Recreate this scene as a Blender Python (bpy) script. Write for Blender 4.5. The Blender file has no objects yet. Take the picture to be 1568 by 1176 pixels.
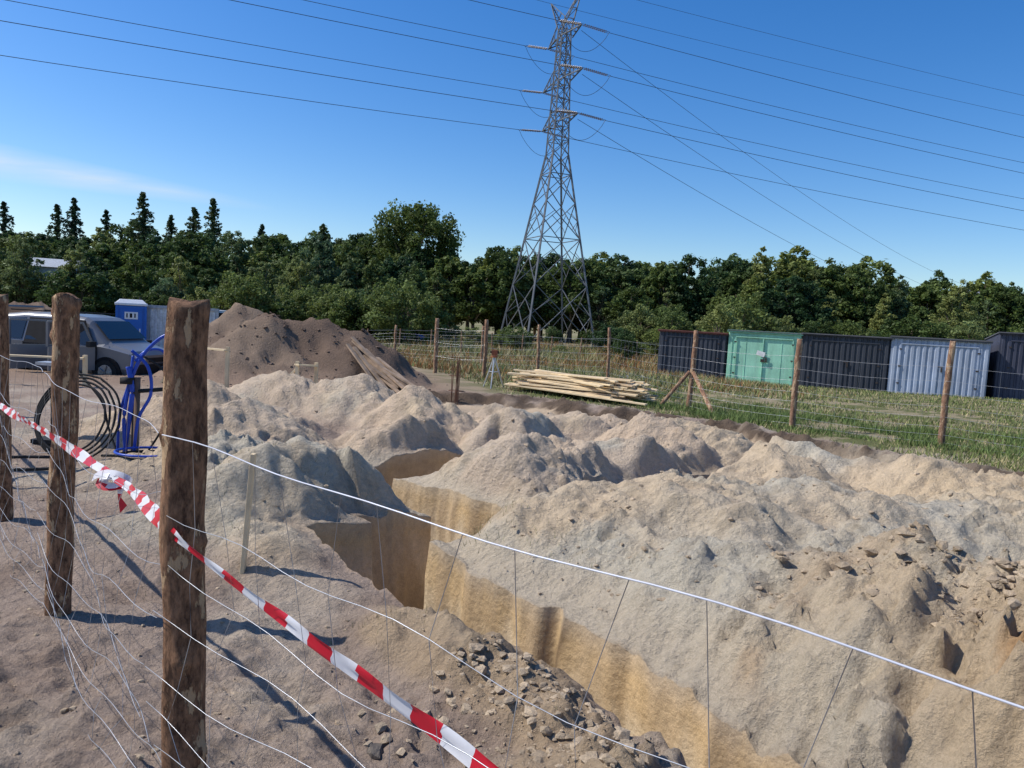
import bpy, math, random
import numpy as np
from mathutils import Vector, Matrix
random.seed(7); rng=np.random.default_rng(7)
scene=bpy.context.scene
EYE=1.6
# ------------------------------------------------------------------ helpers
def link(o,parent=None):
    scene.collection.objects.link(o)
    if parent: o.parent=parent
    return o
def empty(name,loc=(0,0,0),rz=0):
    e=bpy.data.objects.new(name,None); e.location=loc; e.rotation_euler=(0,0,rz); e.empty_display_size=.1
    return link(e)
def nodes(name):
    m=bpy.data.materials.new(name); m.use_nodes=True
    nt=m.node_tree; b=nt.nodes['Principled BSDF']; return m,nt,b
def mat(name,c,rough=.8,metal=0,var=.25,scale=8,bump=.0,bscale=60,c2=None,stretch=(1,1,1),spec=.3):
    m,nt,b=nodes(name); N=nt.nodes; L=nt.links
    tc=N.new('ShaderNodeTexCoord'); mp=N.new('ShaderNodeMapping'); mp.inputs['Scale'].default_value=stretch
    L.new(tc.outputs['Object'],mp.inputs[0])
    no=N.new('ShaderNodeTexNoise'); no.inputs['Scale'].default_value=scale; no.inputs['Detail'].default_value=6; no.inputs['Roughness'].default_value=.65
    L.new(mp.outputs[0],no.inputs[0])
    r=N.new('ShaderNodeValToRGB'); r.color_ramp.elements[0].position=.33; r.color_ramp.elements[1].position=.67
    a=[max(0,x*(1-var)) for x in c]; d=list(c2) if c2 else [min(1,x*(1+var)) for x in c]
    r.color_ramp.elements[0].color=(*a,1); r.color_ramp.elements[1].color=(*d,1)
    L.new(no.outputs[0],r.inputs[0]); L.new(r.outputs[0],b.inputs['Base Color'])
    b.inputs['Roughness'].default_value=rough; b.inputs['Metallic'].default_value=metal; b.inputs['Specular IOR Level'].default_value=spec
    if bump:
        n2=N.new('ShaderNodeTexNoise'); n2.inputs['Scale'].default_value=bscale; n2.inputs['Detail'].default_value=5
        L.new(mp.outputs[0],n2.inputs[0]); bp=N.new('ShaderNodeBump'); bp.inputs['Strength'].default_value=bump; bp.inputs['Distance'].default_value=.02
        L.new(n2.outputs[0],bp.inputs['Height']); L.new(bp.outputs[0],b.inputs['Normal'])
    return m
class MB:
    def __init__(s): s.v=[];s.f=[];s.m=[]
    def add(s,vs,fs,mi=0):
        o=len(s.v); s.v+= [tuple(v) for v in vs]; s.f+=[tuple(i+o for i in f) for f in fs]; s.m+=[mi]*len(fs)
    def box(s,c,d,mi=0,rot=None,taper=1):
        vs=[]
        for z in(-1,1):
            k=taper if z>0 else 1
            for x,y in((-1,-1),(1,-1),(1,1),(-1,1)):
                v=Vector((x*d[0]/2*k,y*d[1]/2*k,z*d[2]/2))
                if rot is not None: v=rot@v
                vs.append(v+Vector(c))
        s.add(vs,[(3,2,1,0),(4,5,6,7),(0,1,5,4),(1,2,6,5),(2,3,7,6),(3,0,4,7)],mi)
    def beam(s,p,q,w,h=None,mi=0):
        p=Vector(p);q=Vector(q);h=h or w; d=q-p; L=d.length
        if L<1e-6:return
        R=d.to_track_quat('Z','Y').to_matrix()
        s.box((p+q)/2,(w,h,L),mi,R)
    def tube(s,pts,rad,n=6,mi=0,cap=True):
        pts=[Vector(p) for p in pts]
        if not hasattr(rad,'__len__'): rad=[rad]*len(pts)
        vs=[];up=Vector((0,0,1))
        for i,p in enumerate(pts):
            d=(pts[min(i+1,len(pts)-1)]-pts[max(i-1,0)]).normalized()
            a=d.cross(up)
            if a.length<.05: a=d.cross(Vector((1,0,0)))
            a.normalize(); b=d.cross(a)
            for k in range(n):
                t=2*math.pi*k/n; vs.append(p+rad[i]*(math.cos(t)*a+math.sin(t)*b))
        fs=[]
        for i in range(len(pts)-1):
            for k in range(n):
                k2=(k+1)%n; fs.append((i*n+k,i*n+k2,(i+1)*n+k2,(i+1)*n+k))
        if cap: fs+= [tuple(range(n)),tuple(range((len(pts)-1)*n,len(pts)*n))]
        s.add(vs,fs,mi)
    def obj(s,name,mats,parent=None,smooth=False,loc=None,bevel=0):
        me=bpy.data.meshes.new(name); me.from_pydata(s.v,[],s.f)
        for m in mats: me.materials.append(m)
        me.polygons.foreach_set('material_index',s.m)
        if smooth: me.polygons.foreach_set('use_smooth',[True]*len(s.f))
        me.update(); o=bpy.data.objects.new(name,me)
        if loc: o.location=loc
        link(o,parent)
        if bevel:
            b=o.modifiers.new('bev','BEVEL'); b.width=bevel; b.segments=2; b.limit_method='ANGLE'
        return o
def mesh_np(name,V,F,mats=(),col=None,smooth=False):
    me=bpy.data.meshes.new(name); V=np.asarray(V,np.float32); F=np.asarray(F,np.int32); n=F.shape[1]
    me.vertices.add(len(V)); me.vertices.foreach_set('co',V.ravel())
    me.loops.add(F.size); me.loops.foreach_set('vertex_index',F.ravel())
    me.polygons.add(len(F)); me.polygons.foreach_set('loop_start',np.arange(0,F.size,n,dtype=np.int32))
    me.polygons.foreach_set('loop_total',np.full(len(F),n,np.int32))
    me.polygons.foreach_set('use_smooth',np.full(len(F),smooth))
    if col is not None:
        a=me.color_attributes.new('Col','FLOAT_COLOR','POINT')
        c=np.ones((len(V),4),np.float32); c[:,:3]=col; a.data.foreach_set('color',c.ravel())
    for m in mats: me.materials.append(m)
    me.update(calc_edges=True); me.validate(); return me
def vn(x,y,seed=0):
    xi=np.floor(x).astype(np.int64); yi=np.floor(y).astype(np.int64); fx=x-xi; fy=y-yi
    fx=fx*fx*(3-2*fx); fy=fy*fy*(3-2*fy)
    def h(a,b):
        n=(a*374761393+b*668265263+seed*974634777)&0xffffffff
        n=((n^(n>>13))*1274126177)&0xffffffff; n=(n^(n>>16)); n=(n*2246822519)&0xffffffff; n=n^(n>>15)
        return n/4294967296.0
    return (h(xi,yi)*(1-fx)+h(xi+1,yi)*fx)*(1-fy)+(h(xi,yi+1)*(1-fx)+h(xi+1,yi+1)*fx)*fy
def fbm(x,y,o=4,seed=0,g=.5):
    r=0;a=1;t=0
    for i in range(o):
        c,s_=math.cos(i*1.1),math.sin(i*1.1)
        r=r+a*vn((x*c-y*s_)*2**i+17*i,(x*s_+y*c)*2**i,seed+i); t+=a;a*=g
    return r/t
def sm(a,b,x):
    t=np.clip((x-a)/(b-a),0,1); return t*t*(3-2*t)
# ------------------------------------------------------------------ terrain
NX,NY=.7317,.6816
MOUNDS=[(1.9,3.35,.68,1.05,1.0,-45,0),(2.55,2.6,.76,1.1,.95,-45,0),(3.4,1.9,.55,1.2,1.0,-45,0),(1.25,4.0,.44,.9,.85,-45,0),(1.35,2.35,.34,.75,.6,-45,0),(1.8,1.6,.4,.9,.7,-45,0),
(1.3,4.95,.54,1.3,1.1,0,1),(.62,5.2,.46,.9,.9,-30,1),(2.3,5.5,.62,1.5,1.3,0,1),(3.5,5.4,.62,1.7,1.4,0,1),(4.4,3.8,.6,1.9,1.7,0,1),(4.6,6.3,.62,1.9,1.4,0,1),(6.3,5.8,.6,2.2,1.8,0,1),(6.4,3.4,.6,2.2,2.2,0,1),
(.1,6.95,.56,1.15,1.1,0,2),(.95,7.3,.54,1.2,.95,0,2),(1.35,8.35,.64,1.2,.9,10,3),(1.7,9.6,.72,1.2,.95,0,3),(.55,8.2,.52,.9,.8,0,3),
(3.4,9.1,.60,1.2,.95,-30,4),(2.6,7.6,.62,1.4,1.0,0,4),(4.6,8.2,.58,1.6,1.0,-40,4),(5.7,7.3,.58,1.6,1.0,-50,4),(7.0,6.6,.52,1.6,1.0,-50,4),(2.6,10.8,.5,1.2,.9,0,4),
(-1.5,5.15,.74,1.05,1.0,20,5),(-2.1,4.75,.26,1.1,.8,0,5),(-1.0,4.75,.46,.7,.65,0,5),(-.62,4.38,.32,.5,.4,-45,5),
(-2.75,6.8,.36,1.2,.9,0,6),(-3.5,9,.74,1.25,1.1,0,7),(-2.7,8.0,.60,1.1,1.0,0,7),(-4.2,8.2,.4,1.2,1,0,7),
(-2.15,11,.90,1.45,1.15,0,8),(-1.15,9.95,.74,1.2,.95,0,8),(-3.5,11.2,.7,1.5,1.2,0,8),(-1.0,8.3,.60,1.0,.7,-15,9),(.2,9.2,.76,.95,.85,0,9),(-.1,10.8,.6,1.2,.9,0,9),(.9,11.2,.5,1.1,.8,0,9),(1.6,12.2,.4,1.2,.8,0,9),
(.35,2.45,.20,.7,.42,-45,10),(-.25,3.48,.20,.9,.34,-47,10),(.2,3.0,.16,.6,.28,-47,10),
(-5.7,17,1.40,2.1,1.6,0,20),(-4.5,17,1.35,1.9,1.5,0,20),(-3.5,17.1,1.1,1.6,1.4,0,20),(-6.8,18.7,1.65,2.5,1.9,0,20),
(-16.2,25,1.9,4,3,0,21),(-21,27,1.9,5,3,0,21)]
TR=[(2.36,2.95,-4.5,-.35),(2.74,4.1,-4.62,-4.07),(3.52,4.1,-6.5,-4.07),(3.52,5.9,-6.52,-5.97),(5.3,8.6,-4.8,-4.25),(4.0,5.2,-8.15,-7.65)]
EX=[-30,-12,-8,-3,.65,2.4,3.9,5,6.4,9,14,30]; EY=[15,15.3,15.4,15.5,15.1,13.9,12.7,11.1,9.2,7,3,-8]
WALL=.032
def terrain(X,Y,full=False):
    S=NX*X+NY*Y; T=NY*X-NX*Y
    wx=fbm(X*.9,Y*.9,4,3)-.5; wy=fbm(X*.9,Y*.9,4,9)-.5
    Xw=X+.9*wx; Yw=Y+.9*wy
    z=.05*(fbm(X*.45,Y*.45,3,11)-.5)-.62*sm(19,38,Y)-.35*sm(12,25,Y)*sm(-6,-10,X)*sm(60,34,Y)
    d=np.full_like(X,9.)
    for s0,s1,t0,t1 in TR:
        d=np.minimum(d,np.maximum(np.maximum(s0-S,S-s1),np.maximum(t0-T,T-t1)))
    ye=np.interp(X,EX,EY)+1.0*(fbm(X*1.0,Y*1.0,4,31)-.5)+.45*(fbm(X*4.1,Y*4.1,3,33)-.5)
    din=ye-Y
    strip=sm(4.6,6.6,S+.0*X)*sm(-5,-3,X)
    bb=np.exp(-((din-.0)/.4)**2)*strip
    amp=.35+1.1*fbm(X*.8,Y*.8,2,34)
    z=z-.18*amp*strip*sm(-.02,.3,din)+.05*strip*np.exp(-((din+.2)/.35)**2)+bb*(.20*(fbm(X*3.7,Y*3.7,4,35,.6)-.5)+.14*(fbm(X*10,Y*10,2,36)-.5))
    far=sm(30,14,Y)
    m=np.zeros_like(X); best=np.zeros_like(X); grp=np.full(X.shape,-1)
    for (mx,my,h,rx,ry,ro,g) in MOUNDS:
        c,s_=math.cos(math.radians(ro)),math.sin(math.radians(ro))
        dx=Xw-mx; dy=Yw-my
        a=(dx*c+dy*s_)/rx; b=(-dx*s_+dy*c)/ry
        r=np.sqrt(a*a+b*b+.018)
        hh=h*np.clip(1.09-r,0,2)**1.12
        hh=np.where(r<1.09,hh,0)
        m=m+hh**3; w=hh>best; best=np.where(w,hh,best); grp=np.where(w,g,grp)
    m=m**(1/3)
    m=m-.30*sm(2.28,2.52,X+.35*wx)*sm(3.3,2.9,Y)*sm(1.2,1.6,Y)*sm(3.3,2.7,X); m=np.maximum(m,0)
    att=np.where(grp==10,.85,np.where(S>3,.34,.22)); rr_=np.where(S>2.9,.28,.5)
    m=m*(att+(1-att)*np.clip(sm(0.,1.,np.clip(d,0,9)/rr_),0,1))
    mk=sm(.02,.25,m)
    rough=mk*(.16*(fbm(X*2.6,Y*2.6,3,41,.5)-.5)+.085*(fbm(X*6.5,Y*6.5,4,42,.62)-.5)+.028*(fbm(X*18,Y*18,2,43)-.5)*far)
    rd=1-np.abs(2*fbm(X*2.8+.6*wx,Y*2.8,3,47)-1); rough=rough+mk*.06*(rd**2-.5)
    lump=np.exp(-((X-2.2)**2+(Y-2.5)**2)/2.0)+.55*sm(2.6,1.3,np.abs(S-2.1))*sm(4.2,2.8,Y)
    cl=fbm(X*5,Y*5,3,51); cl2=fbm(X*12,Y*12,3,52,.6); rough=rough+lump*(.20*(cl-.5)+.13*np.clip(cl2-.47,0,1)*2)
    crumb=sm(.46,.6,fbm(X*1.3,Y*1.3,3,55))*mk; rough=rough+crumb*.085*np.clip(fbm(X*12,Y*12,3,56,.6)-.45,0,1)*2
    pile=sm(.1,.5,m)*((grp==20)|(grp==21)); rough=rough+pile*(.34*(fbm(X*1.5,Y*1.5,3,61,.55)-.5)+.22*(fbm(X*4.2,Y*4.2,3,62,.6)-.5))
    z=z+m+rough+(.03*(fbm(X*3,Y*3,3,71)-.5)+.03*(fbm(X*8,Y*8,3,72,.6)-.5)+.012*(fbm(X*24,Y*24,2,73)-.5)*far)*sm(26,10,Y)
    ft=fbm(X*4.3+5,Y*4.3,2,75); z=z-.028*sm(.56,.74,ft)*sm(6,4,Y)*(1-mk)
    f=np.clip(-d/WALL,0,1)
    zt=-.95+.1*(fbm(X*3,Y*3,2,81))+0*X
    zz=z*(1-f)+zt*f
    if not full: return zz
    return zz,dict(S=S,T=T,m=m,grp=grp,d=d,f=f,din=din,z=zz,strip=strip,ztop=z,lump=lump,cl=cl)
def H(x,y): return float(terrain(np.array([float(x)]),np.array([float(y)]))[0])
def axis(a0,a1,step,lo,hi,gl,gu,lim=16):
    mid=list(np.arange(a0,a1,step)); up=[];x=a1;s=step
    while x<hi: up.append(x); s*=(gu if x-a1<lim else 1.09); x+=s
    up.append(hi); dn=[];x=a0-step;s=step
    while x>lo: dn.append(x); s*=(gl if a0-x<lim else 1.09); x-=s
    dn.append(lo); return np.array(dn[::-1]+mid+up)
def insert(ax,edges):
    ex=[]
    for e,sg in edges: ex+= [e-sg*.002]+[e+sg*WALL*k/8 for k in range(9)]
    ex=np.array(sorted(set(np.round(ex,5)))); keep=[a for a in ax if np.min(np.abs(ex-a))>.008]
    return np.array(sorted(list(keep)+list(ex)))
sa=axis(.6,5.6,.0205,-1600,1600,1.03,1.015); ta=axis(-6.8,.7,.0205,-1600,1600,1.014,1.03)
sa=insert(sa,[(2.36,1),(2.95,-1),(4.1,-1),(3.52,1),(5.9,-1),(2.74,1)]); ta=insert(ta,[(-4.5,1),(-.35,-1),(-4.62,1),(-4.07,-1),(-6.52,1),(-5.97,-1)])
SS,TT=np.meshgrid(sa,ta); SS=SS.ravel();TT=TT.ravel(); Xg=NX*SS+NY*TT; Yg=NY*SS-NX*TT
Z,I=terrain(Xg,Yg,True)
wgt=np.exp(-(np.clip(I['d'],0,9)/.22)**2)*sm(-.35,-.02,I['d'])
dS=.10*(fbm(Xg*1.8,Yg*1.8,2,21)-.5)+.05*(fbm(Xg*5,Yg*5,2,22)-.5); dT=.10*(fbm(Xg*1.8+9,Yg*1.8,2,23)-.5)+.04*(fbm(Xg*5+9,Yg*5,2,24)-.5)
wz_=sm(.03,-.0,I['d'])*np.clip(1-np.abs(I['d']+WALL/2)/.06,0,1)
gS=fbm(TT*9,TT*0+3,2,27)-.5; gT=fbm(SS*9,SS*0+3,2,28)-.5
dS=dS*wgt+wz_*(.05*(fbm(TT*4,Z*5,3,25)-.5)+.045*gS); dT=dT*wgt+wz_*(.05*(fbm(SS*4,Z*5,3,26)-.5)+.045*gT)
shift=np.interp(TT,[-4.5,-4.1,-3.05,-2.2,-1.7,-1.2,-.35],[.2,.18,.05,-.05,-.20,-.36,-.52])
shift=shift+.07*np.exp(-((TT+2.75)/.06)**2)
tri=np.clip(np.where(SS<2.95,(SS-2.40)/.5,(3.6-SS)/.65),0,1); shift=shift*tri*sm(-4.75,-4.5,TT)*sm(.5,-.35,TT)
Sd=SS+dS+shift; Td=TT+dT; Xd=NX*Sd+NY*Td; Yd=NY*Sd-NX*Td
def mix(a,b,t): t=t[:,None]; return a*(1-t)+np.asarray(b)[None,:]*t
n1=fbm(Xg*.8,Yg*.8,4,101); n2=fbm(Xg*2.5,Yg*2.5,4,102); n3=fbm(Xg*9,Yg*9,3,103)
C=np.tile(np.array([[.38,.29,.225]]),(len(Xg),1))
C=mix(C,(.52,.435,.33),sm(.5,.7,n1)*.7)
C=mix(C,(.26,.185,.135),sm(.52,.75,n2)*.55)
yard=sm(12.5,14.5,Yg)*sm(.5,-2,Xg); C=mix(C,(.30,.21,.15),yard)
inn=I['strip']*sm(0,.3,I['din']); C=mix(C,(.52,.40,.27),inn*.8)
blk=sm(2.85,3.0,SS)*sm(1.6,.6,TT)*sm(-7.5,-6.5,TT)*sm(7,5.5,SS); C=mix(C,(.54,.455,.335),blk*.9)
mk=sm(.06,.22,I['m'])*sm(14,12,Yg)
gray=np.array([.535,.475,.37]); ms=mix(np.tile(gray,(len(Xg),1)),(.60,.47,.32),sm(.42,.62,n1))
g=I['grp']
warm=((g==2)|(g==3)|(g==7)|(g==8)|(g==9))*.75
ms=mix(ms,(.56,.43,.31),warm*sm(.35,.55,n2+.1))
pl=np.clip(sm(3.0,4.2,Xg)*sm(8.5,7.6,Yg)*sm(3.2,4.2,Yg),0,1); ms=mix(ms,(.62,.475,.305),pl*.85)
lowr=np.exp(-((Xg-2.2)**2+(Yg-2.4)**2)/1.6); ms=mix(ms,(.52,.39,.245),lowr*.8*sm(.38,.6,n2+.12)); ms=mix(ms,(.46,.25,.10),lowr*sm(.62,.70,n2)*.8)
ms=mix(ms,(.33,.26,.18),sm(.54,.72,n3)*.4)
C=C*(1-mk[:,None])+ms*mk[:,None]
lip=(g==10)*sm(.02,.08,I['m']); C=mix(C,(.44,.32,.20),lip*.8)
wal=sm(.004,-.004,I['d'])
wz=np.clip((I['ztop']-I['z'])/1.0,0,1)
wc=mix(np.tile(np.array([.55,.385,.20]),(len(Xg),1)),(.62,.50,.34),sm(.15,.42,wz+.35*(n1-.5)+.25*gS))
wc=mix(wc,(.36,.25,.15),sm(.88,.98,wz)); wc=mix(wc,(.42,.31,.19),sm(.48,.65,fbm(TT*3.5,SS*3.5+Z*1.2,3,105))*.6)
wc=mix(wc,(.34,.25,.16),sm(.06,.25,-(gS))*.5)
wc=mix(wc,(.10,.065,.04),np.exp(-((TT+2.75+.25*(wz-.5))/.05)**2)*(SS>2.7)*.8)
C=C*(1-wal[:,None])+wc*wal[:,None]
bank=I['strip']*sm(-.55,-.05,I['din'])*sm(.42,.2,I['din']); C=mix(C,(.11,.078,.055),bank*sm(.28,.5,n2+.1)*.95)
ledge=I['strip']*sm(.22,.38,I['din'])*sm(1.6,.5,I['din']); C=mix(C,(.56,.42,.28),ledge*.7)
gz=sm(-.3,-1.3,I['din']+1.4*(n1-.5))*sm(-2,.8,Xg+.35*(Yg-16)); gz=np.maximum(gz,sm(26,32,Yg+6*(n1-.5)))
gc=mix(np.tile(np.array([.15,.155,.06]),(len(Xg),1)),(.34,.275,.17),sm(.42,.60,n2)); C=C*(1-gz[:,None])+gc*gz[:,None]
pk=np.exp(-((Xg-6.4)**2/5+(Yg-10.6)**2/.5)); C=mix(C,(.5,.42,.31),np.clip(pk,0,1)*sm(.4,.5,n2)*.8)
dk=sm(.1,.4,I['m'])*((g==20)|(g==21)); C=mix(C,(.16,.112,.082),dk*.95); C=mix(C,(.27,.20,.145),dk*sm(.44,.60,n1)*.8)
def ground_mat(name,bump=1.,dist=.034,sc=1.0):
    m,nt,b=nodes(name); N=nt.nodes; L=nt.links
    at=N.new('ShaderNodeAttribute'); at.attribute_name='Col'
    tc=N.new('ShaderNodeTexCoord')
    a=N.new('ShaderNodeTexNoise'); a.inputs['Scale'].default_value=22*sc; a.inputs['Detail'].default_value=9; a.inputs['Roughness'].default_value=.72
    c=N.new('ShaderNodeTexNoise'); c.inputs['Scale'].default_value=110; c.inputs['Detail'].default_value=4; c.inputs['Roughness'].default_value=.7
    v=N.new('ShaderNodeTexVoronoi'); v.inputs['Scale'].default_value=34; v.inputs['Randomness'].default_value=1
    for q in (a,c,v): L.new(tc.outputs['Object'],q.inputs['Vector'])
    mr=N.new('ShaderNodeMapRange'); mr.inputs[1].default_value=.3; mr.inputs[2].default_value=.7; mr.inputs[3].default_value=.80; mr.inputs[4].default_value=1.13
    L.new(a.outputs[0],mr.inputs[0])
    mr2=N.new('ShaderNodeMapRange'); mr2.inputs[1].default_value=.35; mr2.inputs[2].default_value=.65; mr2.inputs[3].default_value=.88; mr2.inputs[4].default_value=1.1
    L.new(c.outputs[0],mr2.inputs[0])
    mu=N.new('ShaderNodeMath'); mu.operation='MULTIPLY'; L.new(mr.outputs[0],mu.inputs[0]); L.new(mr2.outputs[0],mu.inputs[1])
    vm=N.new('ShaderNodeVectorMath'); vm.operation='SCALE'; L.new(at.outputs['Color'],vm.inputs[0]); L.new(mu.outputs[0],vm.inputs['Scale'])
    L.new(vm.outputs[0],b.inputs['Base Color']); b.inputs['Roughness'].default_value=.95; b.inputs['Specular IOR Level'].default_value=.12
    ad=N.new('ShaderNodeMath'); ad.operation='MULTIPLY_ADD'; ad.inputs[1].default_value=.3; L.new(c.outputs[0],ad.inputs[0]); L.new(a.outputs[0],ad.inputs[2])
    a2=N.new('ShaderNodeMath'); a2.operation='MULTIPLY_ADD'; a2.inputs[1].default_value=-.25; L.new(v.outputs['Distance'],a2.inputs[0]); L.new(ad.outputs[0],a2.inputs[2])
    bp=N.new('ShaderNodeBump'); bp.inputs['Strength'].default_value=bump; bp.inputs['Distance'].default_value=dist
    L.new(a2.outputs[0],bp.inputs['Height']); L.new(bp.outputs[0],b.inputs['Normal'])
    return m
M_sand=ground_mat('sandy_soil',1.,.038); M_clod=ground_mat('soil_clod',.8); M_cut=ground_mat('cut_sand_wall',.8,.014,.6)
nS,nT=len(sa),len(ta); print('grid',nS,nT)
idx=np.arange(nS*nT).reshape(nT,nS)
F=np.stack([idx[:-1,:-1],idx[1:,:-1],idx[1:,1:],idx[:-1,1:]],-1).reshape(-1,4)
V=np.stack([Xd,Yd,Z],1)
fl=np.where((I['m']>.10)&(I['d']>.0),g,-1); fl=np.where(I['d']<.0005,50,fl)
fl=np.where((I['din']<-.2)&(Xg+.35*(Yg-16)>-1.5)&(fl<0),60,fl)
lab=np.where((fl[F]==50).all(1),50,fl[F[:,0]]); alt=np.max(np.where(fl[F]==50,-1,fl[F]),1); lab=np.where((lab==50)&~(fl[F]==50).all(1),alt,lab)
names={-1:'ground',50:'foundation_trench',60:'grass_field',20:'dark_soil_heap',21:'dark_soil_heap'}
for k in np.unique(lab):
    fs=F[lab==k]; u,inv=np.unique(fs,return_inverse=True)
    me=mesh_np(names.get(int(k),'sand_mound'),V[u],inv.reshape(fs.shape),[M_cut if k==50 else M_sand],C[u],True)
    link(bpy.data.objects.new(me.name,me))
# ------------------------------------------------------------------ clods / stones
def ico():
    t=(1+5**.5)/2; v=np.array([(-1,t,0),(1,t,0),(-1,-t,0),(1,-t,0),(0,-1,t),(0,1,t),(0,-1,-t),(0,1,-t),(t,0,-1),(t,0,1),(-t,0,-1),(-t,0,1)],float)
    v/=np.linalg.norm(v[0]); f=np.array([(0,11,5),(0,5,1),(0,1,7),(0,7,10),(0,10,11),(1,5,9),(5,11,4),(11,10,2),(10,7,6),(7,1,8),(3,9,4),(3,4,2),(3,2,6),(3,6,8),(3,8,9),(4,9,5),(2,4,11),(6,2,10),(8,6,7),(9,8,1)]); return v,f
def clods(name,xs,ys,rs,cols):
    v,f=ico(); n=len(xs); zs,_=terrain(xs,ys,True)
    W=v[None]*(1+.8*(rng.random((n,12,1))-.5))*rs[:,None,None]*np.stack([1+.6*rng.random(n),1+.5*rng.random(n),.55+.35*rng.random(n)],1)[:,None,:]
    a=rng.random(n)*6.28; c,s=np.cos(a)[:,None],np.sin(a)[:,None]
    x=W[:,:,0]*c-W[:,:,1]*s; y=W[:,:,0]*s+W[:,:,1]*c
    P=np.stack([x+xs[:,None],y+ys[:,None],W[:,:,2]+zs[:,None]+.1*rs[:,None]],-1).reshape(-1,3)
    FF=(f[None]+12*np.arange(n)[:,None,None]).reshape(-1,3)
    me=mesh_np(name,P,FF,[M_clod],np.repeat(cols,12,0),False); return link(bpy.data.objects.new(name,me))
xs=[];ys=[];rs=[]
def sc(n,f,r0,r1,pw=7):
    x,y=f(n); xs.append(x);ys.append(y);rs.append(r0+(r1-r0)*rng.random(len(x))**pw)
sc(9000,lambda n:(rng.normal(1.9,.7,n),rng.normal(2.6,.6,n)),.003,.030,8)
sc(1600,lambda n:(rng.uniform(-3,1,n),rng.uniform(1.7,5,n)),.0025,.013)
sc(2500,lambda n:(rng.uniform(0,7,n),rng.uniform(2.5,8,n)),.003,.022)
sc(900,lambda n:(rng.uniform(-6,3,n),rng.uniform(5,13,n)),.005,.025)
t_=rng.uniform(-2.4,.5,2200); s_=2.2-np.abs(rng.normal(0,.3,2200)); xs.append(NX*s_+NY*t_); ys.append(NY*s_-NX*t_); rs.append(.003+.022*rng.random(2200)**6)
sc(300,lambda n:(rng.normal(-5,1.8,n),rng.normal(16.6,1.2,n)),.02,.06)
xs=np.concatenate(xs);ys=np.concatenate(ys);rs=np.concatenate(rs)
_,J=terrain(xs,ys,True); ok=(J['d']>.12)&(ys>.9); xs,ys,rs=xs[ok],ys[ok],rs[ok]
cc=np.array([.50,.39,.27])[None]*(.8+.35*rng.random((len(xs),1))); cc[ys>14]=np.array([.18,.13,.1])
clods('scattered_soil_clods',xs,ys,rs,cc)
clods('stone',np.array([-.42,-.28]),np.array([2.62,2.48]),np.array([.036,.028]),np.array([[.2,.17,.14]]*2))
# ------------------------------------------------------------------ grass
M_grass,nt,b=nodes('grass_blades'); at=nt.nodes.new('ShaderNodeAttribute'); at.attribute_name='Col'; nt.links.new(at.outputs['Color'],b.inputs['Base Color']); b.inputs['Roughness'].default_value=.7; b.inputs['Specular IOR Level'].default_value=.15
def blades(name,x,y,h,w,col):
    n=len(x); z=terrain(x,y); a=rng.random(n)*6.28; lx=rng.normal(0,.55,n)*h; ly=rng.normal(0,.55,n)*h
    dx=np.cos(a)*w/2; dy=np.sin(a)*w/2
    A=np.stack([x-dx,y-dy,z-.02],1); B=np.stack([x+dx,y+dy,z-.02],1); T_=np.stack([x+lx,y+ly,z+h],1)
    P=np.stack([A,B,T_],1).reshape(-1,3); cl=np.repeat(col,3,0); cl[2::3]*=1.25
    me=mesh_np(name,P,np.arange(3*n).reshape(-1,3),[M_grass],cl); return link(bpy.data.objects.new(name,me))
n=230000; yy=9+60*rng.random(n)**1.6; xx=rng.uniform(-.35,.95,n)*yy
ye=np.interp(xx,EX,EY); nn=fbm(xx*.7,yy*.7,4,201); ok=(yy>ye+.3+1.6*(nn-.4))&(xx>-3-.35*(yy-16)+3)&(nn+.26*rng.random(n)>.52)
yy,xx,nn=yy[ok],xx[ok],nn[ok]; n=len(xx); q=fbm(xx*.25,yy*.25,3,205); wild=sm(17,26,yy)*sm(9,3,xx-.1*yy)
h=(.018+.05*rng.random(n))*(1+.9*nn)*(1+2.2*wild)*(1+sm(20,50,yy)*1.2); w=.010+.0009*yy
gcol=np.array([.145,.175,.055])[None]*(.6+.8*rng.random((n,1)))
dry=(rng.random(n)<.28+.2*wild); gcol[dry]=np.array([.36,.30,.16])*(.7+.6*rng.random((dry.sum(),1)))
rd=(rng.random(n)<.5*wild)&(q>.42); gcol[rd]=np.array([.28,.13,.05])
blades('meadow_grass',xx,yy,h,w,gcol)
n=30000; c=rng.integers(0,90,n); cx=rng.uniform(0,1,90); fx=np.interp(cx,[0,.25,.5,.75,1],[10.5,8.2,5.4,2.6,1.0]); fy=np.interp(cx,[0,.25,.5,.75,1],[8.3,10.4,12.8,15.5,19])+rng.uniform(-.6,3.5,90)
R_=rng.uniform(.1,.35,90); xx=fx[c]+rng.normal(0,1,n)*R_[c]; yy=fy[c]+rng.normal(0,1,n)*R_[c]; ok=yy>np.interp(xx,EX,EY)+.2; xx,yy,c=xx[ok],yy[ok],c[ok]; n=len(xx)
blades('fence_weeds',xx,yy,(.06+.16*rng.random(n))*(R_[c]*3),np.full(n,.016),np.array([.12,.165,.05])[None]*(.6+.8*rng.random((n,1))))
n=5000; xx=rng.uniform(-2.6,.8,n);yy=rng.uniform(2,5.5,n);q=fbm(xx*2.2,yy*2.2,3,301);ok=(q>.60)&(terrain(xx,yy,True)[1]['d']>.2);xx,yy=xx[ok],yy[ok];n=len(xx)
if n: blades('weed_sprouts',xx,yy,.012+.03*rng.random(n),np.full(n,.004),np.array([.16,.17,.07])[None]*(.6+.7*rng.random((n,1))))
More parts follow.
